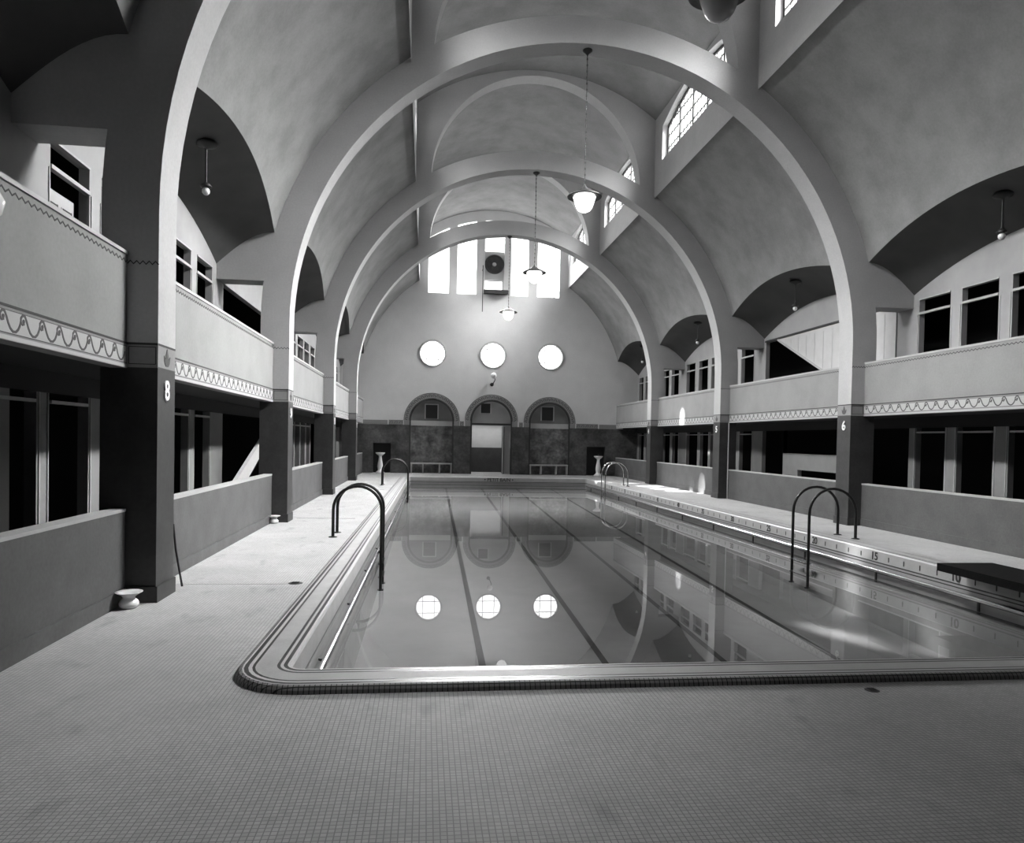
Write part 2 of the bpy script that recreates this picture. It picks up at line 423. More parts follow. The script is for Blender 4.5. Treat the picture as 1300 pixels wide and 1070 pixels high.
for k in range(1, 5):
    y = YR[k]
    t = thing('arched_rib', rib_lab[k], 'arch', (CX, y, 0)); ribs[k] = t
    mb = MB()
    zl = [0, 2.34, 2.58, CZ]
    inn = [(-R0, z) for z in zl]; out = [(-R1, z) for z in zl]
    N = 64
    for i in range(1, N+1):
        a = PI-PI*i/N
        inn.append((R0*math.cos(a), CZ+R0*math.sin(a))); out.append((R1*math.cos(a), CZ+R1*math.sin(a)))
    for z in reversed(zl[:-1]): inn.append((R0, z)); out.append((R1, z))
    for i in range(len(inn)-1):
        zm = min(inn[i][1], inn[i+1][1]) if (i < 3 or i > N+2) else 9
        m = in_dado(zm)
        (ax, az), (bx, bz) = inn[i], inn[i+1]; (cx, cz), (dx, dz) = out[i], out[i+1]
        mb.quad([(ax, 0, az), (bx, 0, bz), (dx, 0, dz), (cx, 0, cz)], m)
        mb.quad([(ax, T, az), (cx, T, cz), (dx, T, dz), (bx, T, bz)], m)
        mb.quad([(ax, 0, az), (ax, T, az), (bx, T, bz), (bx, 0, bz)], m)
        mb.quad([(cx, 0, cz), (dx, 0, dz), (dx, T, dz), (cx, T, cz)], m)
    mb.build('arch_band', t)
    for si, (side, sg) in enumerate(SIDES):
        xi = sg*R0
        p = MB(); p.box(min(xi-sg*.02, sg*R1), -.02, 0, max(xi-sg*.02, sg*R1), T+.02, .16, 'dado'); p.build('plinth', t)
        fx = lambda a, b, d, sg=sg, xi=xi: (xi-sg*d, a, b)      # inner face, a along y
        fy = lambda a, b, d: (a, -d, b)                        # camera-facing face
        b = MB()
        b.ribbon([(0, 2.575), (T, 2.575)], .02, fx, 0, .003, 'line'); b.ribbon([(0.0, 2.345), (T, 2.345)], .010, fx, 0, .003, 'scroll')
        lf = lambda a, c, d, sg=sg, xi=xi: (xi-sg*d, a+T/2, c+2.455)
        lm = MB(); leaf(lf, lm, 1.15); lm.build('leaf_motif', t)
        xa, xb = sorted((sg*R0, sg*(R0+.295)))
        b.ribbon([(xa, 2.575), (xb, 2.575)], .022, fy, 0, .004, 'line')
        for q in (2.375, 2.545): b.ribbon([(xa+.02, q), (xb-.02, q)], .008, fy, 0, .003, 'line')
        for q in (xa+.02, xb-.02): b.ribbon([(q, 2.375), (q, 2.545)], .008, fy, 0, .003, 'line')
        zg = MB(); zg.ribbon(zz(xa, xb, 3.375, 10, .016), .013, fy, 0, .003, 'line'); zg.build('zigzag_line', t)
        b.build('painted_band', t)
        o = text_mesh(nums[k][si], .275, 'number', 'pier_number', t, .006, .006); face_x(o, (xi-sg*.008, T/2-.01, 2.12), -sg)
        o2 = text_mesh(nums[k][si], .275, 'line', 'number_shadow', t, .002, .016); face_x(o2, (xi-sg*.003, T/2+.0, 2.105), -sg)

# ------------------------------------------------------------------ ceiling: haunches, diaphragms, high vault
ce = MB()
for k, (ya, yb) in enumerate(BAYS):
    yc = YC[k]
    for side, sg in SIDES:
        ny, nt = 28, 16
        P = []
        for i in range(ny+1):
            y = ya+(yb-ya)*i/ny
            zz0 = z0(y, yc)
            a0 = math.asin((zz0-CZ)/R1); a1 = math.acos(HW/R1)
            P.append([(CX+sg*R1*math.cos(a0+(a1-a0)*j/nt), y, CZ+R1*math.sin(a0+(a1-a0)*j/nt)) for j in range(nt+1)])
        ce.grid(P, 'plaster')
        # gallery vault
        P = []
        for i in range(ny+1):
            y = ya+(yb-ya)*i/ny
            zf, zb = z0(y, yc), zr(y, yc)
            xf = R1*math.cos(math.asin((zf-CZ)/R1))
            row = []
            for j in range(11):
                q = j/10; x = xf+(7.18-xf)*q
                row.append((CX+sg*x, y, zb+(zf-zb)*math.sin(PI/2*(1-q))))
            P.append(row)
        ce.grid(P, 'vaultshade')
    P = []
    for i in range(3):
        y = ya-.04+(yb-ya+.08)*i/2
        P.append([(CX-HW+2*HW*j/32, y, vault(-HW+2*HW*j/32)) for j in range(33)])
    ce.grid(P, 'plaster')
ceiling = ce.build('ceiling', kind='structure')
# diaphragm arches over each rib
RI, DZ = 3.12, 9.3
for k in range(1, 5):
    dm = MB(); y = .003; N = 44; T_ = T-.006
    inn = []; out = []
    for i in range(N+1):
        a = -.03+(PI+.06)*i/N
        c, s_ = math.cos(a), math.sin(a)
        inn.append((CX+RI*c, DZ+RI*s_))
        # outward ray to box/vault
        tt = HW/abs(c) if abs(c) > 1e-6 else 1e9
        lo, hi = RI, min(tt, 9)
        x = c*hi; z = DZ+s_*hi
        if abs(x) >= HW-1e-6 and z <= vault(HW): L = hi
        else:
            lo2, hi2 = RI*.9, hi
            for _ in range(40):
                md = (lo2+hi2)/2
                if abs(c*md) < VR and DZ+s_*md < vault(min(abs(c*md), HW)): lo2 = md
                else: hi2 = md
            L = lo2
        out.append((CX+c*(max(L, RI+.02)+.07), DZ+s_*(max(L, RI+.02)+.07)))
    sh_ = lambda p, yy: (p[0]-CX, yy, p[1])
    for i in range(N):
        a, b, c, d = inn[i], inn[i+1], out[i+1], out[i]
        dm.quad([sh_(a, y), sh_(b, y), sh_(c, y), sh_(d, y)], 'rib')
        dm.quad([sh_(a, y+T_), sh_(d, y+T_), sh_(c, y+T_), sh_(b, y+T_)], 'rib')
        dm.quad([sh_(a, y), sh_(a, y+T_), sh_(b, y+T_), sh_(b, y)], 'rib')
    # fill between haunch edge level and the springing
    for sg in (-1, 1):
        xa, xb = sorted((sg*RI, sg*(HW+.05)))
        dm.box(xa, .006, 9.0, xb, T-.006, 9.24, 'rib')
    dm.build('spandrel_wall', ribs[k])

# ------------------------------------------------------------------ clerestory walls and windows
wn = [1]
def window_name():
    n = 'window_%d' % wn[0]; wn[0] += 1; return n
for side, sg in SIDES:
    mb = MB()
    P = lambda a, z, d, sg=sg: (CX+sg*(HW+d), a, z)
    for k, (ya, yb) in enumerate(BAYS):
        yc = YC[k] if k < 4 else (BAYS[4][0]+YE)/2
        hw = 2.48 if k < 4 else 2.2
        head = lambda y, yc=yc, hw=hw: 11.33-.42*min(1, ((y-yc)/hw)**2)
        holes = [(yc-hw, yc+hw, 9.93, head)] if k > 0 else []
        wall_holes(mb, P, ya-(T if k else 0), yb, ZE-.1, vault(HW)+.02, holes, 'rib', .24)
        if k == 0: continue
        wd = bpy.data.objects.new(window_name(), None); COL.objects.link(wd); wd['kind'] = 'structure'
        wd.location = (CX+sg*(HW+.2), yc, 9.93)
        hd = lambda y, hw=hw: 11.33-9.93-.42*min(1, (y/hw)**2)
        g = MB(); n = 20
        g.grid([[(sg*.03, -hw+2*hw*i/n, 0), (sg*.03, -hw+2*hw*i/n, hd(-hw+2*hw*i/n))] for i in range(n+1)], 'paneR' if sg > 0 else 'paneL', False)
        g.build('pane', wd)
        f = MB()
        Pf = lambda a, z, d: (-sg*d, a, z)
        f.ribbon([(-hw, .03), (hw, .03)], .06, Pf, 0, .04, 'frame')
        f.ribbon([(-hw+2*hw*i/n, hd(-hw+2*hw*i/n)-.03) for i in range(n+1)], .07, Pf, 0, .04, 'frame')
        for q in (-hw+.03, hw-.03): f.ribbon([(q, 0), (q, hd(q))], .06, Pf, 0, .04, 'frame')
        for i in range(1, 5):
            q = -hw+2*hw*i/5; f.ribbon([(q, 0), (q, hd(q))], .085, Pf, 0, .045, 'frame')
        f.build('frame', wd)
        l = MB()
        for i in range(5):
            for jn in range(1, 4):
                q = -hw+2*hw*(i+jn/4)/5; l.ribbon([(q, 0), (q, hd(q))], .026, Pf, 0, .02, 'frame')
        for q in (.35, .70, 1.05): l.ribbon([(-hw+.05, q), (hw-.05, q)], .03, Pf, 0, .02, 'frame')
        l.build('glazing_bars', wd)
    mb.build('wall_%s_clerestory' % side, kind='structure')

# ------------------------------------------------------------------ side aisles
def openings(side, k, level):
    """cubicle openings on the back wall (y0,y1,z0,z1)"""
    U0, U1 = 2.57, 4.81
    if level == 'up':
        if side == 'right':
            if k == 0: return []
            if k == 1: return [(8.35+1.21*i, 9.25+1.21*i, U0, U1) for i in range(5)]
            if k == 2: return [(14.85, 20.95, U0, U1)]
            if k == 3: return [(21.76, 22.66, U0, U1), (22.98, 23.88, U0, U1), (24.2, 25.15, U0, U1), (25.5, 26.35, U0, U1), (26.75, 27.65, U0, U1)]
            return [(28.55, 29.41, U0, U1), (29.74, 30.5, U0, U1), (30.95, 31.8, U0, U1), (32.2, 33.05, U0, U1), (33.4, 34.0, U0, U1)]
        if k == 0: return [(3.2, 4.05, U0, U1), (4.45, 5.3, U0, U1), (5.7, 6.55, U0, U1)]
        if k == 1: return [(8.2, 9.09, U0, U1), (9.41, 10.3, U0, U1), (10.65, 11.53, U0, U1), (11.9, 12.79, U0, U1), (13.12, 14.0, U0, U1)]
        if k == 2: return [(14.75, 19.6, U0, 4.67)]
        if k == 3: return [(21.75, 22.65, U0, U1), (23.03, 23.97, U0, U1), (24.26, 25.15, U0, U1), (25.55, 26.37, U0, U1), (26.75, 27.6, U0, U1)]
        return [(28.5, 29.4, U0, U1), (29.75, 30.6, U0, U1), (31.0, 31.9, U0, U1), (32.2, 33.1, U0, U1)]
    L1 = 2.12
    if side == 'right':
        if k == 0: return []
        if k == 1: return [(7.1, 7.9, 0, L1), (8.2, 9.25, 0, L1), (9.55, 10.5, 0, L1), (10.8, 11.65, 0, L1), (12.0, 12.9, 0, L1), (13.23, 14.08, 0, L1)]
        if k == 2: return [(14.3, 16.5, 0, L1), (16.5, 18.9, .55, 1.0), (16.5, 19.74, 1.45, L1), (19.74, 21.05, 0, L1)]  # gap above the stair panel is cut to give its shaded top as black
        if k == 3: return [(21.78, 22.66, 0, L1), (23.05, 23.9, 0, L1), (24.2, 25.1, 0, L1), (25.3, 26.1, 0, L1), (26.35, 27.5, 0, L1)]
        return [(28.45, 29.15, 0, L1), (29.45, 30.4, 0, L1), (30.7, 31.6, 0, L1), (31.9, 32.8, 0, L1), (33.1, 33.9, 0, L1)]
    if k == 0: return [(2.5, 3.4, 0, L1), (3.75, 4.6, 0, L1), (4.9, 5.8, 0, L1), (6.1, 7.0, 0, L1)]
    if k == 1: return [(7.1, 7.95, 0, L1), (8.2, 9.1, 0, L1), (9.45, 10.3, 0, L1), (10.6, 11.5, 0, L1), (11.8, 12.73, 0, L1), (13.05, 13.94, 0, L1)]
    if k == 2: return [(14.8, 20.9, 0, L1)]
    if k == 3: return [(21.7, 22.55, 0, L1), (22.72, 23.55, 0, L1), (23.72, 24.6, 0, L1), (24.78, 25.6, 0, L1), (25.78, 27.4, 0, L1)]
    return [(28.5, 29.4, 0, L1), (29.7, 30.6, 0, L1), (30.9, 31.8, 0, L1), (32.1, 33.0, 0, L1)]

for side, sg in SIDES:
    G = 7.18
    P = lambda a, z, d, sg=sg: (CX+sg*(G+d), a, z)
    mb = MB(); posts = MB(); tr = MB(); fr = MB()
    for k, (ya, yb) in enumerate(BAYS):
        yc = YC[k]; y_a = ya-(T if k else 0)
        up = [o for o in openings(side, k, 'up')]
        lo = [o for o in openings(side, k, 'lo')]
        wall_holes(mb, P, y_a, yb, 2.45, lambda y, yc=yc: zr(y, yc)+.03, up, 'gallery', .12, 'gallery')
        wall_holes(mb, P, y_a, yb, 0, 2.10, lo, 'stall', .12, 'stall')
        wall_holes(mb, P, y_a, yb, 2.10, 2.34, [], 'soffitshade', .12, 'soffitshade')  # header strip coloured dark for the shade below the balcony
        for (a, b, c, d) in up:
            if b-a < 1.2:
                tr.box(*sorted_box((CX+sg*(G-.012), a, 4.50, CX+sg*(G+.05), b, 4.55)), 'white') if False else None
    # individual transom bars and jamb beads as parts of the wall
    wallobj = mb.build('wall_%s' % side, kind='structure')
    for k in range(5):
        for (a, b, c, d) in openings(side, k, 'up'):
            if b-a > 1.2: continue
            t_ = MB(); x0_, x1_ = sorted((CX+sg*(G-.015), CX+sg*(G+.05)))
            t_.box(x0_, a-.0, 4.50, x1_, b+.0, 4.545, 'white')
            t_.box(x0_, a-.045, 2.6, x1_-.0, a-.03, 4.5, 'trim'); t_.box(x0_, b+.03, 2.6, x1_, b+.045, 4.5, 'trim')
            t_.box(x0_, a-.0, 4.80, x1_, b+.0, 4.825, 'white')
            t_.build('cubicle_trim', wallobj)
        for (a, b, c, d) in openings(side, k, 'lo'):
            if b-a > 1.3 or c > .1: continue
            t_ = MB(); x0_, x1_ = sorted((CX+sg*(G-.015), CX+sg*(G+.05)))
            t_.box(x0_, a+.03, 1.99, x1_, b-.03, 2.025, 'white')
            t_.box(x0_, a-.045, 0, x1_, a-.03, 2.1, 'trim'); t_.box(x0_, b+.03, 0, x1_, b+.045, 2.1, 'trim')
            t_.build('cubicle_trim', wallobj)
    # rooms behind, their unlit darkness put into the wall colour
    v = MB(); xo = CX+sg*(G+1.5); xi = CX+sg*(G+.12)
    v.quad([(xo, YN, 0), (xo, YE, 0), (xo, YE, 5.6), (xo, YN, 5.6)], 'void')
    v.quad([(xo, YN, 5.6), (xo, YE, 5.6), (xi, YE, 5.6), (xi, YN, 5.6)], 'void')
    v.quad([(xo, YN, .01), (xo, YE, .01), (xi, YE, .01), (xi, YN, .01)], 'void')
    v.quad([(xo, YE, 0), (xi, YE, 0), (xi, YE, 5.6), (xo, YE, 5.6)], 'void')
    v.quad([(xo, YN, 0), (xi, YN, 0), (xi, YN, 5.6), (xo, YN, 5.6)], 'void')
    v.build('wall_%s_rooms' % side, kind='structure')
    # upper gallery floor
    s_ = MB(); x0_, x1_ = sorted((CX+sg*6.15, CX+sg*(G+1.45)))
    s_.box(x0_, YN, 2.335, x1_, YE, 2.56, 'soffitshade'); s_.build('floor_%s_gallery' % side, kind='structure')
    # cross walls at each rib
    for k in range(1, 5):
        y = YR[k]; c = MB()
        poly = [(6.2, 4.66), (7.2, 4.66), (7.2, 5.0)]
        xf = R1*math.cos(math.asin((5.59-CZ)/R1))
        for jn in range(9, -1, -1):
            q = jn/10; poly.append((xf+(7.18-xf)*q, 4.94+.65*math.sin(PI/2*(1-q))+.07))
        poly += [(6.0, 5.6), (6.0, 4.9)]
        poly = [p for p in poly]
        c.prism(poly, lambda a, b, d, sg=sg, y=y: (sg*a, d, b), .002, T-.002, 'rib')
        c.build('cross_wall', ribs[k])

# board panelling and stair voids
b = MB(); X = GR-.03
b.prism([(14.80, 2.57), (15.35, 2.57), (20.17, 4.79), (14.80, 4.79)], lambda a, z, d: (X+d, a, z), 0, .04, 'boards')
yy = 15.2
while yy < 20:
    zb_ = max(2.6, 2.57+(yy-15.35)*.4606)+.05
    if zb_ < 4.7: b.box(X-.006, yy-.009, zb_, X+.001, yy+.009, 4.70, 'trim')
    yy += .42
b.ribbon([(14.8, 4.83), (20.95, 4.83)], .05, lambda a, z, d: (X-d, a, z), 0, .02, 'line')
b.ribbon([(15.35, 2.57), (20.17, 4.79)], .05, lambda a, z, d: (X-d, a, z), 0, .02, 'white')
b.build('trim_2', kind='structure')
b = MB(); X = GL+.0
b.prism([(14.6, .05), (15.05, .05), (20.6, 2.72-.45), (20.6, 2.33), (20.05, 2.33), (14.6, .32)], lambda a, z, d: (X-d, a, z), -.06, .02, 'white')
tag(b.build('stair_stringer'), 'pale sloping stair side board behind the left lower parapet', 'stairs')
d = MB()
d.box(GL-.11, 8.2, 2.57, GL-.07, 8.86, 4.33, 'white')
for q in (8.27, 8.58):
    d.box(GL-.075, q, 2.75, GL-.066, q+.02, 4.2, 'trim'); d.box(GL-.075, q+.22, 2.75, GL-.066, q+.235, 4.2, 'line')
    d.box(GL-.075, q, 4.18, GL-.066, q+.23, 4.195, 'line')
d.build('door_1', kind='structure')

# ------------------------------------------------------------------ parapets
def scroll(mb, fn, a, b, zb, h, w):
    unit = [(.13, .56), (.03, .50), (-.05, .60), (-.05, .78), (.04, .93), (.16, .90), (.25, .68), (.33, .42), (.43, .20), (.56, .07), (.70, .08), (.82, .22), (.90, .42), (.95, .62)]
    L = abs(b-a); n = max(3, round(L/.262)); p = (b-a)/n
    for i in range(n):
        pts = [(a+p*(i+u+.08), zb+h*v) for u, v in unit]
        mb.ribbon(pts, w, fn, 0, .004, 'scroll')
        c = [(a+p*(i+.08+.09+.06*math.cos(q*PI/4)), zb+h*(.66+.10*math.sin(q*PI/4))) for q in range(8)]
        mb.prism(c, fn, 0, .005, 'scroll')
pos = ['nearest', 'second', 'third', 'fourth', 'farthest']
lab_bal = {
 ('left', 0): 'left balcony parapet at the picture edge, before the pier marked 8',
 ('left', 1): 'left balcony parapet just beyond the pier marked 8',
 ('left', 2): 'left balcony parapet in the second bay beyond the pier marked 8',
 ('left', 3): 'left balcony parapet in the third bay beyond the pier marked 8',
 ('left', 4): 'farthest balcony parapet on the left, meeting the end wall',
 ('right', 0): 'right balcony parapet beside the camera', 
 ('right', 1): 'right balcony parapet in front of the pier marked 6, large painted wave frieze',
 ('right', 2): 'right balcony parapet below the board panelling, just beyond pier 6',
 ('right', 3): 'right balcony parapet in the bay between piers 5 and 4',
 ('right', 4): 'farthest balcony parapet on the right, meeting the end wall'}
lab_low = {k_: v.replace('balcony parapet', 'low poolside wall').replace(', large painted wave frieze', '').replace('below the board panelling', 'in front of the pale stair panel') for k_, v in lab_bal.items()}
for side, sg in SIDES:
    for k, (ya, yb) in enumerate(BAYS):
        if side == 'right' and k == 0: continue
        t = thing('balcony_parapet', lab_bal[(side, k)], 'balcony', (CX+sg*6.105, ya, 0), 0, 'balcony parapets along both sides')
        L = yb-ya
        fn = lambda a, z, d, sg=sg: (-sg*d, a, z)
        mb = MB(); x0_, x1_ = sorted((0, sg*.16))
        mb.box(x0_, 0, 2.33, x1_, L, 3.44, 'balcony'); mb.build('wall_panel', t)
        c = MB(); x0_, x1_ = sorted((-sg*.012, sg*.175)); c.box(x0_, 0, 3.44, x1_, L, 3.475, 'cap'); c.build('coping', t)
        f = MB(); f.ribbon([(0, 2.577), (L, 2.577)], .018, fn, 0, .004, 'line'); f.ribbon([(0, 2.545), (L, 2.545)], .005, fn, 0, .003, 'scroll')
        f.ribbon([(0, 2.384), (L, 2.384)], .006, fn, 0, .003, 'scroll')
        f.ribbon([(0, 2.35), (L, 2.35)], .034, fn, 0, .008, 'cap')
        f.ribbon([(.01, 2.465), (L-.01, 2.465)], .155, fn, 0, .0015, 'scrollbg')
        if sg < 0: scroll(f, fn, .06, L-.06, 2.390, .158, .019)
        else: scroll(f, fn, L-.06, .06, 2.390, .158, .019)
        f.build('wave_frieze', t)
        n = int(L/.042); z_ = MB(); z_.ribbon(zz(0, L, 3.378, n, .014), .013, fn, 0, .003, 'line'); z_.build('zigzag_line', t)
        # low wall
        H = .94 if sg < 0 else .90
        t = thing('low_wall', lab_low[(side, k)], 'wall', (CX+sg*6.105, ya, 0), 0, 'low walls along both sides of the deck')
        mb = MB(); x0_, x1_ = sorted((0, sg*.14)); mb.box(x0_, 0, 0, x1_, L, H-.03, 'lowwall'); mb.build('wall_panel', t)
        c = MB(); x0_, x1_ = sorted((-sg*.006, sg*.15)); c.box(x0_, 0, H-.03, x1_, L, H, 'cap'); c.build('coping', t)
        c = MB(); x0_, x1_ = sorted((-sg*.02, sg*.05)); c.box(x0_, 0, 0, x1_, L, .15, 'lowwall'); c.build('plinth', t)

# ------------------------------------------------------------------ end wall
mb = MB()
PE = lambda a, z, d: (a, YE+d, z)
AR = [(.27, 2.5, 1.05), (3.12, 2.55, 1.0), (5.95, 2.5, 1.0)]
ah = [(c-r, c+r, 0, (lambda x, c=c, z=z, r=r: z+math.sqrt(max(0, r*r-(x-c)**2)))) for c, z, r in AR]
dd = [(-2.47, -1.64, 0, 1.41), (7.81, 8.74, 0, 1.41)]
def top(x):
    dx = abs(x-CX)
    if dx < HW: return vault(dx)+.05
    if dx < R1: return max(CZ+math.sqrt(R1*R1-dx*dx)+.05, 5.75)
    return 5.75
BW = [(.0, .97), (1.36, 2.27), (2.67, 3.60), (3.94, 4.77), (5.22, 6.30)]
wtop = lambda x: 6.73+math.sqrt(5.55**2-(x-CX)**2)-.17
bh = [(a, b_, 8.57 if i != 2 else 8.8, wtop) for i, (a, b_) in enumerate(BW)]
RW = [.26, 3.14, 5.94]; RR = .6
rh = [(c-RR, c+RR, (lambda x, c=c: 5.71-math.sqrt(max(0, RR*RR-(x-c)**2))), (lambda x, c=c: 5.71+math.sqrt(max(0, RR*RR-(x-c)**2)))) for c in RW]
wall_holes(mb, PE, CX-R1-.1, CX+R1+.1, 2.29, top, ah+rh+bh, 'endwall', .22, 'endwall')
wall_holes(mb, PE, CX-R1-.1, CX+R1+.1, 0, 2.29, ah+dd, 'darkdado', .35, 'darkdado')
for sg in (-1, 1):
    x0_, x1_ = sorted((CX+sg*(R1+.1), CX+sg*7.2)); mb.quad([(x0_, YE, 2.34), (x1_, YE, 2.34), (x1_, YE, 5.7), (x0_, YE, 5.7)], 'endwall')
    mb.quad([(x0_, YE, 0), (x1_, YE, 0), (x1_, YE, 2.34), (x0_, YE, 2.34)], 'darkdado')
mb.build('wall_back', kind='structure')
# room behind the arches
rm = MB()
rm.box(-.95, YE+.34, 0, 1.45, YE+.44, 2.28, 'mottled'); rm.box(-.95, YE+.30, 2.27, 1.45, YE+.44, 2.51, 'boards'); rm.box(-.95, YE+.34, 2.51, 1.45, YE+.44, 3.7, 'niche')
rm.box(4.85, YE+.34, 0, 7.05, YE+.44, 2.26, 'mottled'); rm.box(4.85, YE+.30, 2.25, 7.05, YE+.44, 2.49, 'boards'); rm.box(4.85, YE+.34, 2.49, 7.05, YE+.44, 3.7, 'niche')
rm.box(1.95, YE+.30, 2.35, 4.3, YE+.40, 2.45, 'dado'); rm.box(1.95, YE+.34, 2.45, 4.3, YE+.42, 3.7, 'gallery')
rm.box(1.4, YE+2.2, 0, 4.9, YE+2.3, 1.25, 'dado'); rm.box(1.4, YE+2.2, 1.25, 4.9, YE+2.3, 2.6, 'white')
rm.box(1.4, YE+.45, 2.6, 4.9, YE+2.3, 2.7, 'white'); rm.box(1.4, YE+.45, 0, 1.5, YE+2.3, 2.6, 'white'); rm.box(4.8, YE+.45, 0, 4.9, YE+2.3, 2.6, 'white')
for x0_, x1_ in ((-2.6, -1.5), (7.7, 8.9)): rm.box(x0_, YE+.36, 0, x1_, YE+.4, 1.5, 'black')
rm.build('wall_back_rooms', kind='structure')
for i, (x, z) in enumerate(((-.02, 2.63), (2.63, 2.94), (5.61, 2.65))):
    h = MB(); wd_ = .56 if i != 1 else .45; hh = .64 if i != 1 else .46
    yh = YE+.30
    h.box(x, yh, z, x+wd_, yh+.04, z+hh, 'hatch')
    for q in (x-.05, x+wd_): h.box(q, yh-.01, z-.03, q+.05, yh+.04, z+hh+.05, 'trim')
    h.box(x-.05, yh-.01, z+hh, x+wd_+.05, yh+.04, z+hh+.05, 'trim')
    h.build('window_%d' % (40+i), kind='structure')
dr = MB(); dr.box(3.76, YE+.42, 0, 3.80, YE+1.2, 2.3, 'dado'); dr.box(3.70, YE+.36, 0, 3.76, YE+.42, 2.35, 'trim'); dr.box(3.8, YE+.5, 0, 4.1, YE+.54, 2.33, 'trim')
dr.build('door_2', kind='structure')
# wave bands on the end wall
fr = MB(); fnE = lambda a, z, d: (a, YE-d, z)
def end_band(a, b_):
    fr.ribbon([(a, 2.395), (b_, 2.395)], .20, fnE, 0, .006, 'balcony')
    for q in (2.50, 2.30): fr.ribbon([(a, q), (b_, q)], .014, fnE, 0, .01, 'scroll')
    n = max(1, round((b_-a)/.2))
    for i in range(n):
        c = a+(b_-a)*(i+.5)/n
        fr.ribbon([(c-.08, 2.35), (c-.02, 2.44), (c+.05, 2.45), (c+.07, 2.39), (c+.02, 2.36)], .022, fnE, 0, .009, 'scroll')
end_band(-1.75, -1.07); end_band(1.6, 1.8); end_band(4.46, 4.64); end_band(7.26, 8.35)
fr.ribbon([(CX-6.1, 2.395), (-1.8, 2.395)], .20, fnE, 0, .006, 'balcony'); fr.ribbon([(8.4, 2.395), (CX+6.1, 2.395)], .20, fnE, 0, .006, 'balcony')
for c, z, r in AR:
    ro = r+.28
    A = [PI*i/36 for i in range(37)]
    fr.ribbon([(c+(r+.14)*math.cos(a), z+(r+.14)*math.sin(a)) for a in A], .25, fnE, 0, .006, 'balcony')
    fr.ribbon([(c+(r-.03)*math.cos(a), z+(r-.03)*math.sin(a)) for a in A], .08, fnE, 0, .004, 'dado')
    for sgn in (-1, 1): fr.ribbon([(c+sgn*(r-.03), z), (c+sgn*(r-.03), 0)], .08, fnE, 0, .004, 'dado')
    for q in (r+.02, r+.265): fr.ribbon([(c+q*math.cos(a), z+q*math.sin(a)) for a in A], .018, fnE, 0, .012, 'scroll')
    for i in range(20):
        a = PI*(i+.5)/20
        f2 = lambda u, v, d, a=a, c=c, z=z, r=r: fnE(c+(r+.14+v)*math.cos(a+u), z+(r+.14+v)*math.sin(a+u), d)
        fr.ribbon([(-.06, -.06), (-.03, .04), (.03, .06), (.055, 0), (.01, -.04)], .034, f2, 0, .010, 'scroll')
    for sgn in (-1, 1): fr.ribbon([(c+sgn*(r+.14), z), (c+sgn*(r+.14), 2.29)], .25, fnE, 0, .006, 'balcony')
fr.build('trim_3', kind='structure')
# round windows
for i, c in enumerate(RW):
    wd = bpy.data.objects.new(window_name(), None); COL.objects.link(wd); wd['kind'] = 'structure'; wd.location = (c, YE, 5.71)
    g = MB(); n = 40; g.quad([(RR*math.cos(2*PI*q/n), .12, RR*math.sin(2*PI*q/n)) for q in range(n)], 'paneO'); g.build('pane', wd)
    f = MB(); f.lathe([(RR, -.012), (RR+.06, -.03), (RR+.06, 0), (RR-.0, 0), (RR-.03, .10), (RR-.03, .13), (RR+.01, .13)], 'trim', (0, 0, 0), 40, 'y')
    f.build('frame', wd)
    f = MB()
    for q in (-.28, .28):
        l = math.sqrt(RR*RR-q*q)
        f.box(q-.014, .09, -l, q+.014, .11, l, 'dado'); f.box(-l, .09, q-.014, l, .11, q+.014, 'dado')
    f.build('glazing_bars', wd)
# great end window
wd = bpy.data.objects.new(window_name(), None); COL.objects.link(wd); wd['kind'] = 'structure'; wd.location = (0, YE, 0)
for i, (a, b_) in enumerate(BW):
    g = MB()
    if i != 2:
        g.grid([[(a+(b_-a)*q/6, .18, 8.57), (a+(b_-a)*q/6, .18, wtop(a+(b_-a)*q/6)+.1)] for q in range(7)], 'paneE', False)
    else:
        g.quad([(a, .18, 8.8), (b_-.08, .18, 8.8), (b_-.08, .18, 9.26), (a, .18, 9.26)], 'paneE')
        g.grid([[(a+(b_-a)*q/6, .18, 10.66), (a+(b_-a)*q/6, .18, wtop(a+(b_-a)*q/6)+.1)] for q in range(7)], 'paneE', False)
        pn = MB(); pn.box(a, .10, 9.30, b_, .2, 10.66, 'trim'); pn.box(a, .12, 8.78, b_, .17, 8.82, 'trim'); pn.box(b_-.09, .12, 8.8, b_, .2, 9.3, 'trim'); pn.build('blind_panel', wd)
    g.build('pane', wd)
    if i == 4:
        f = MB(); f.box(6.06, .12, 8.57, 6.10, .17, 11.2, 'trim'); f.build('glazing_bar', wd)
fan = thing('exhaust_fan', 'round dark exhaust fan set in the centre light of the end window', 'fan', (3.13, YE+.10, 10.05))
f = MB(); f.lathe([(.46, .0), (.47, -.05), (.40, -.07), (.38, -.02), (.38, .0)], 'dado', (0, 0, 0), 32, 'y'); f.build('housing', fan)
f = MB(); f.lathe([(.0, -.06), (.08, -.06), (.10, -.02), (.10, 0)], 'trim', (0, 0, 0), 16, 'y'); f.build('hub', fan)
for i in range(6):
    a = i*PI/3; f = MB(); c, s_ = math.cos(a), math.sin(a)
    f.quad([(.09*c-.04*s_, -.03, .09*s_+.04*c), (.36*c-.11*s_, -.05, .36*s_+.11*c), (.37*c+.07*s_, -.01, .37*s_-.07*c), (.09*c+.03*s_, -.005, .09*s_-.03*c)], 'dado'); f.build('blade', fan)
f = MB(); f.lathe([(.38, -.004), (0.001, -.004)], 'line', (0, 0, 0), 24, 'y'); f.build('backing', fan)
sh = MB(); sh.box(2.62, YE-.28, 8.60, 3.78, YE, 8.78, 'dado'); tag(sh.build('window_ledge'), 'dark ledge box under the centre light of the end window', 'ledge')
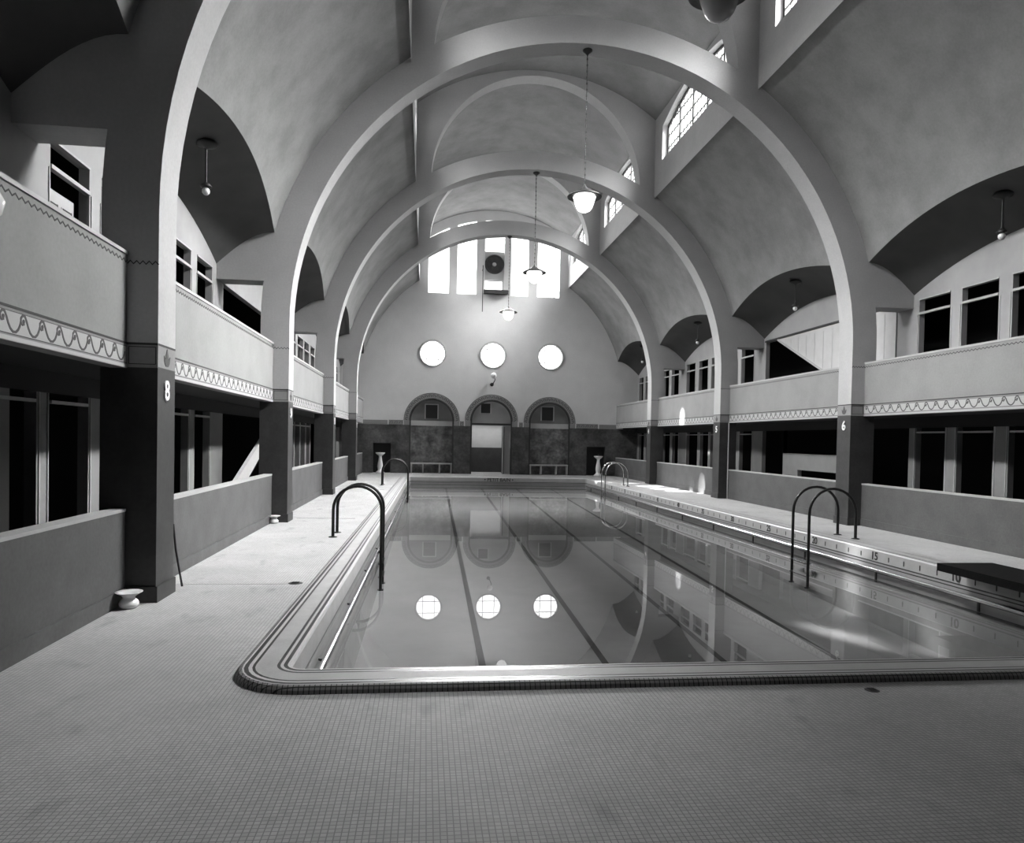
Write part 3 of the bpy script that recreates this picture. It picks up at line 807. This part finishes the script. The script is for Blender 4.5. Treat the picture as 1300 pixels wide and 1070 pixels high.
rd = MB(); rd.tube([(2.56, YE-.30, 9.9), (2.56, YE-.30, 7.71)], .022, 'dado', 6); rd.box(2.54, YE-.3, 9.7, 2.58, YE, 9.74, 'dado'); tag(rd.build('hanging_rod'), 'thin rod hanging beside the ledge under the end window', 'rod')
# wall lamp under the middle round window
wl = thing('wall_lamp', 'small white ball lamp on dark bracket above the centre archway', 'lamp', (3.11, YE, 4.6))
f = MB(); f.lathe([(.0, -.005), (.09, -.01), (.09, 0)], 'iron', (0, 0, -.3), 16, 'y'); f.build('backplate', wl)
f = MB(); f.tube([(0, 0, -.3), (.05, -.2, -.25), (.12, -.32, -.1), (.1, -.32, .0)], .02, 'iron', 8); f.build('bracket', wl)
f = MB(); f.lathe([(.01, -.02), (.10, .02), (.14, .1), (.12, .2), (.05, .26), (.005, .27)], 'ceramic', (.05, -.3, -.02), 20); f.build('globe', wl)
# benches in the side arches
def bench(cx_, w_, label):
    t = thing('bench', label, 'bench', (cx_, YE+.12, 0))
    f = MB(); f.box(-w_/2, -.17, .44, w_/2, .17, .50, 'wood'); f.build('seat', t)
    for q in (-w_/2+.04, -w_/5, w_/5, w_/2-.04):
        f = MB(); f.box(q-.03, -.15, 0, q+.03, -.10, .44, 'wood'); f.box(q-.03, .10, 0, q+.03, .15, .44, 'wood'); f.box(q-.03, -.10, .36, q+.03, .10, .44, 'wood'); f.build('leg', t)
bench(.28, 1.96, 'long wooden bench in the left arched niche of the end wall')
bench(5.95, 1.88, 'long wooden bench in the right arched niche of the end wall')
# pedestal drinking fountains
def fountain(x, y, label):
    t = thing('drinking_fountain', label, 'drinking fountain', (x, y, 0), 0, 'drinking fountains at the far end')
    f = MB(); f.lathe([(.0, 0), (.20, 0), (.21, .05), (.15, .10), (.10, .16), (.11, .22), (.13, .32), (.12, .45), (.085, .62), (.065, .76), (.08, .82)], 'ceramic', n=24); f.build('pedestal', t)
    f = MB(); f.lathe([(.08, .82), (.15, .87), (.21, .93), (.22, .97), (.19, .97), (.10, .93), (.001, .92)], 'ceramic', n=24); f.build('bowl', t)
    f = MB(); f.tube([(0, 0, .92), (0, 0, 1.04)], [.02, .014], 'nickel', 8); f.build('bubbler', t)
fountain(-2.08, 33.6, 'white pedestal drinking fountain by the left dark doorway')
fountain(8.28, 33.7, 'white pedestal drinking fountain by the right dark doorway')

# unseen near wall behind the camera, coloured black to cut bounced light
nw = MB(); nw.quad([(GL-1.5, YN, 0), (GR+1.5, YN, 0), (GR+1.5, YN, 13), (GL-1.5, YN, 13)], 'black'); nw.build('wall_front', kind='structure')

# ------------------------------------------------------------------ lamps
def pendant(k, lit, label):
    t = thing('pendant_lamp', label, 'pendant lamp', (CX, YR[k]+T/2, 9.68), 0, 'pendant lamps under the arches')
    g = 'globe' if lit else 'globe_off'
    f = MB(); f.lathe([(.001, .0), (.10, .0), (.10, -.02), (.05, -.06), (.015, -.10), (.015, -.12)], 'iron', n=20); f.build('canopy', t)
    f = MB(); f.tube([(0, 0, -.1), (0, 0, -2.85)], .008, 'iron', 6)
    for i in range(44): f.box(-.014 if i % 2 else -.006, -.006 if i % 2 else -.014, -.12-i*.0618-.02, .014 if i % 2 else .006, .006 if i % 2 else .014, -.12-i*.0618+.02, 'iron')
    f.build('chain', t)
    f = MB(); f.lathe([(.012, -2.72), (.05, -2.80), (.14, -2.86), (.30, -2.93), (.355, -2.975), (.35, -2.99), (.22, -2.955), (.16, -2.93), (.02, -2.86)], 'iron', n=32); f.build('hood', t)
    f = MB(); f.lathe([(.21, -2.95), (.235, -2.99), (.215, -3.05), (.19, -3.13), (.165, -3.20), (.12, -3.26), (.05, -3.295), (.001, -3.30)], g, n=28); f.build('globe', t)
pendant(1, False, 'unlit glass pendant lamp cut off by the top edge of view')
pendant(2, True, 'largest lit pendant lamp, on a long chain under the arch of pier 6')
pendant(3, True, 'lit pendant lamp seen against the right of the end window')
pendant(4, True, 'smallest lit pendant lamp, just below the end window')
def gallery_lamp(sg, k, label):
    t = thing('ceiling_lamp', label, 'ceiling lamp', (CX+sg*6.45, YC[k], 5.98), 0, 'stem lamps on the balcony ceilings')
    f = MB(); f.lathe([(.001, .05), (.13, .04), (.16, .0), (.14, -.03), (.04, -.06), (.012, -.08)], 'iron', n=20); f.build('canopy', t)
    f = MB(); f.tube([(0, 0, -.06), (0, 0, -.60)], .014, 'iron', 8); f.build('stem', t)
    f = MB(); f.lathe([(.012, -.56), (.05, -.58), (.085, -.62), (.08, -.64), (.03, -.65)], 'iron', n=16); f.build('socket', t)
    f = MB(); f.lathe([(.03, -.64), (.055, -.68), (.055, -.72), (.03, -.75), (.001, -.76)], 'ceramic', n=16); f.build('bulb', t)
gallery_lamp(-1, 1, 'bare bulb stem lamp on the dark left balcony ceiling beyond pier 8')
gallery_lamp(1, 1, 'bare bulb stem lamp in the dark right balcony vault nearest the camera')
gallery_lamp(1, 2, 'bare bulb stem lamp above the board panelled stair on the right balcony')
gallery_lamp(1, 3, 'bare bulb stem lamp in the third right balcony vault')
gallery_lamp(1, 4, 'bare bulb stem lamp in the farthest right balcony vault')
gl = thing('bracket_lamp', 'white glass lamp just entering the left picture edge on the balcony front', 'lamp', (XL, 4.78, 3.1))
f = MB(); f.lathe([(.001, .02), (.07, .02), (.07, 0)], 'iron', (0, 0, .1), 16, 'x'); f.build('backplate', gl)
f = MB(); f.tube([(0, 0, .1), (.12, 0, .16), (.2, 0, .12)], .015, 'iron', 8); f.build('arm', gl)
f = MB(); f.lathe([(.02, .13), (.09, .10), (.13, .02), (.11, -.06), (.04, -.12), (.001, -.12)], 'ceramic', (.2, 0, 0), 24); f.build('shade', gl)

# ------------------------------------------------------------------ ladders
def ladder(x_in, x_out, y, label, metal, sg):
    t = thing('pool_ladder', label, 'ladder', (0, 0, 0), 0, 'pool ladders at the four corners')
    xa, xb = x_in, x_out; R = abs(xb-xa)/2; zs = .46
    for yy in (y-.285, y+.285):
        pts = [(xa, yy, -.87+(zs+.87)*i/4) for i in range(4)]
        cxm = (xa+xb)/2
        for i in range(17):
            a = PI*i/16
            pts.append((cxm+(xa-cxm)*math.cos(a), yy, zs+R*math.sin(a)))
        pts += [(xb, yy, zs-zs*i/3) for i in range(1, 4)]
        f = MB(); f.tube(pts, .026, metal, 12); f.build('hand_rail', t)
        f = MB(); f.lathe([(.001, .02), (.035, .02), (.07, .012), (.075, 0)], metal, (xb, yy, .001), 16); f.build('floor_flange', t)
        f = MB(); f.lathe([(.001, .03), (.05, .02), (.05, 0), (.001, 0)], 'iron', (xa, yy, -.9), 12); f.build('rubber_foot', t)
    for zz_ in (-.45, -.68):
        f = MB(); f.box(xa-.045, y-.285, zz_-.015, xa+.045, y+.285, zz_+.015, metal); f.build('step', t)
ladder(-.72, -1.52, 12.5, 'dark tube pool ladder at the left edge of the pool, nearer one', 'metal', -1)
ladder(6.92, 7.82, 12.48, 'dark tube pool ladder at the right edge of the pool, nearer one', 'metal', 1)
ladder(-.60, -1.50, 25.6, 'dark tube pool ladder at the left edge of the pool, farther one', 'metal', -1)
ladder(6.75, 7.62, 26.6, 'shiny tube pool ladder at the right edge of the pool, farther one', 'nickel', 1)

# diving platform
t = thing('diving_platform', 'low black matted platform slab on the right pool curb', 'diving platform', (7.14, 6.55, .045))
f = MB(); f.box(-.40, -1.7, .03, .40, 2.15, .13, 'mat'); f.build('matting', t)
f = MB(); f.box(.13, -1.6, 0, .40, 2.05, .03, 'iron'); f.build('base_frame', t)

# spittoons
def spittoon(x, y, s, label):
    t = thing('spittoon', label, 'spittoon', (x, y, 0), 0, 'white spittoons at the foot of the left piers')
    f = MB(); f.lathe([(.001, .0), (.07, .0), (.085, .01), (.105, .04), (.108, .07), (.095, .10), (.07, .125)], 'ceramic', n=32); f.build('bowl', t)
    f = MB(); f.lathe([(.07, .125), (.062, .14), (.08, .165), (.115, .19), (.145, .21), (.147, .216), (.11, .20), (.06, .17), (.02, .15), (.001, .15)], 'ceramic', n=32); f.build('rim', t)
    t.scale = (s*.84, s*.84, s*.74)
spittoon(-2.82, 7.24, 1.0, 'white enamel spittoon on the deck in front of pier 8')
spittoon(-2.86, 14.08, .95, 'white enamel spittoon at the foot of the next left pier past 8')
# broom handle leaning on the pier
st = MB(); st.tube([(-2.64, 8.2, .01), (-2.71, 8.2, .42), (-2.735, 8.19, .70)], .012, 'iron', 8)
tag(st.build('wooden_stick'), 'thin dark stick leaning on the left low wall beside pier 8', 'stick')
# floor drains
for i, (x, y, lb) in enumerate(((-1.66+.2, 8.4, 'round dark floor drain on the left deck beside the curb'), (3.12, 4.62, 'small dark floor drain in front of the near curb'))):
    f = MB(); rr = .085 if i == 0 else .05
    f.lathe([(.001, .006), (rr-.015, .006), (rr, .0)], 'iron', (x, y, .0), 20)
    for q in range(-2, 3): f.box(x-.5*rr, y+q*.2*rr-.003, .006, x+.5*rr, y+q*.2*rr+.003, .009, 'black')
    tag(f.build('floor_drain'), lb, 'drain')
# downpipe beside the right pier 5
f = MB(); f.tube([(XR-.03, YR[3]-.06, 0.0), (XR-.03, YR[3]-.06, 2.33)], .018, 'trim', 8); tag(f.build('thin_pipe'), 'thin vertical pipe beside the right pier marked 5', 'pipe')

# ------------------------------------------------------------------ daylight outside the windows
def sky_area(loc, dst, sx, sy, power, spread=130):
    l = bpy.data.lights.new('daylight', 'AREA'); l.shape = 'RECTANGLE'; l.size = sx; l.size_y = sy; l.energy = power; l.spread = math.radians(spread)
    o = bpy.data.objects.new('daylight', l); COL.objects.link(o); o.location = loc
    d = Vector(dst)-Vector(loc); q = d.to_track_quat('-Z', 'Y'); o.rotation_euler = q.to_euler()
    return o
PWR = {'left': 1050, 'right': 2200}
KF = {1: 1.05, 2: .60, 3: .58, 4: .46}
for side, sg in SIDES:
    for k in range(1, 5):
        yc = YC[k] if k < 4 else (BAYS[4][0]+YE)/2
        l = sky_area((CX+sg*(HW+1.7), yc, 12.2), (0, 0, 0), 5.6, 2.2, PWR[side]*KF[k], 80)
        # long side of the rectangle along the hall
        d = (Vector((CX-sg*5.5, yc, 1.0))-Vector(l.location)).normalized()
        zax = -d; xax = Vector((0, 1, 0)); yax = zax.cross(xax); mm = Matrix((xax, yax, zax)).transposed().to_4x4(); mm.translation = l.location; l.matrix_world = mm
sky_area((CX, YE+1.8, 11.8), (CX, 18, 0.0), 7.0, 3.0, 1500, 90)
sky_area((3.1, YE+1.3, 2.55), (3.1, YE+1.31, 0), 2.5, 1.0, 18, 170)  # added fill under the back room ceiling, brightens the middle archway
# ------------------------------------------------------------------ sun patches: narrow spotlights added outside the left windows, standing in for sun
def beam(src, dst, power, ang, blend=.3, size=.02):
    l = bpy.data.lights.new('sun_patch_spot', 'SPOT'); l.energy = power; l.spot_size = math.radians(ang); l.spot_blend = blend; l.shadow_soft_size = size
    o = bpy.data.objects.new('sun_patch_spot', l); COL.objects.link(o); o.location = src
    o.rotation_euler = (Vector(dst)-Vector(src)).to_track_quat('-Z', 'Y').to_euler()
SB = (-1.2, 24.0, 11.6)
for dst, p_, an in (((8.4, 28.0, 0), 60000, 3.6), ((8.55, 26.6, 0), 60000, 3.6), ((8.65, 25.2, 0), 60000, 3.4), ((8.8, 24.0, 0), 60000, 3.2), ((9.2, 23.15, .35), 60000, 2.6), ((9.25, 25.15, 2.6), 25000, 2.6), ((7.3, 28.7, 0), 50000, 2.6)):
    beam(SB, dst, p_, an, .5)
beam((-1.2, 18.0, 11.6), (6.75, 10.4, -.7), 20000, 8, .7)

# ------------------------------------------------------------------ world, camera, view
W = bpy.data.worlds.new('World'); S.world = W; W.use_nodes = True
W.node_tree.nodes['Background'].inputs['Color'].default_value = (1, 1, 1, 1)
W.node_tree.nodes['Background'].inputs['Strength'].default_value = .01
f_, cx_, cy_, yaw, pitch, roll = 907.22, 645.21, 576.29, .1153, -.0208, .0192
cam = bpy.data.cameras.new('camera'); co = bpy.data.objects.new('camera', cam); COL.objects.link(co)
cam.sensor_fit = 'HORIZONTAL'; cam.sensor_width = 36; cam.lens = f_/1300*36
cam.shift_x = (650-cx_)/1300; cam.shift_y = (cy_-535)/1300
cam.clip_start = .05; cam.clip_end = 200
fwd = Vector((math.sin(yaw)*math.cos(pitch), math.cos(yaw)*math.cos(pitch), math.sin(pitch)))
right = Vector((math.cos(yaw), -math.sin(yaw), 0)); up = right.cross(fwd)
# image content rotated clockwise by roll -> camera rolled counter-clockwise
r2 = right*math.cos(roll)+up*math.sin(roll); u2 = -right*math.sin(roll)+up*math.cos(roll)
m3 = Matrix((r2, u2, -fwd)).transposed().to_4x4(); m3.translation = (0, 0, 1.7)
co.matrix_world = m3
S.camera = co
S.view_settings.view_transform = 'Standard'; S.view_settings.look = 'None'; S.view_settings.gamma = 1; S.view_settings.exposure = 0.9
try:
    S.cycles.use_denoising = True; S.cycles.max_bounces = 8; S.cycles.diffuse_bounces = 5; S.cycles.caustics_reflective = False; S.cycles.caustics_refractive = False
    S.cycles.sample_clamp_indirect = 4
except Exception: pass
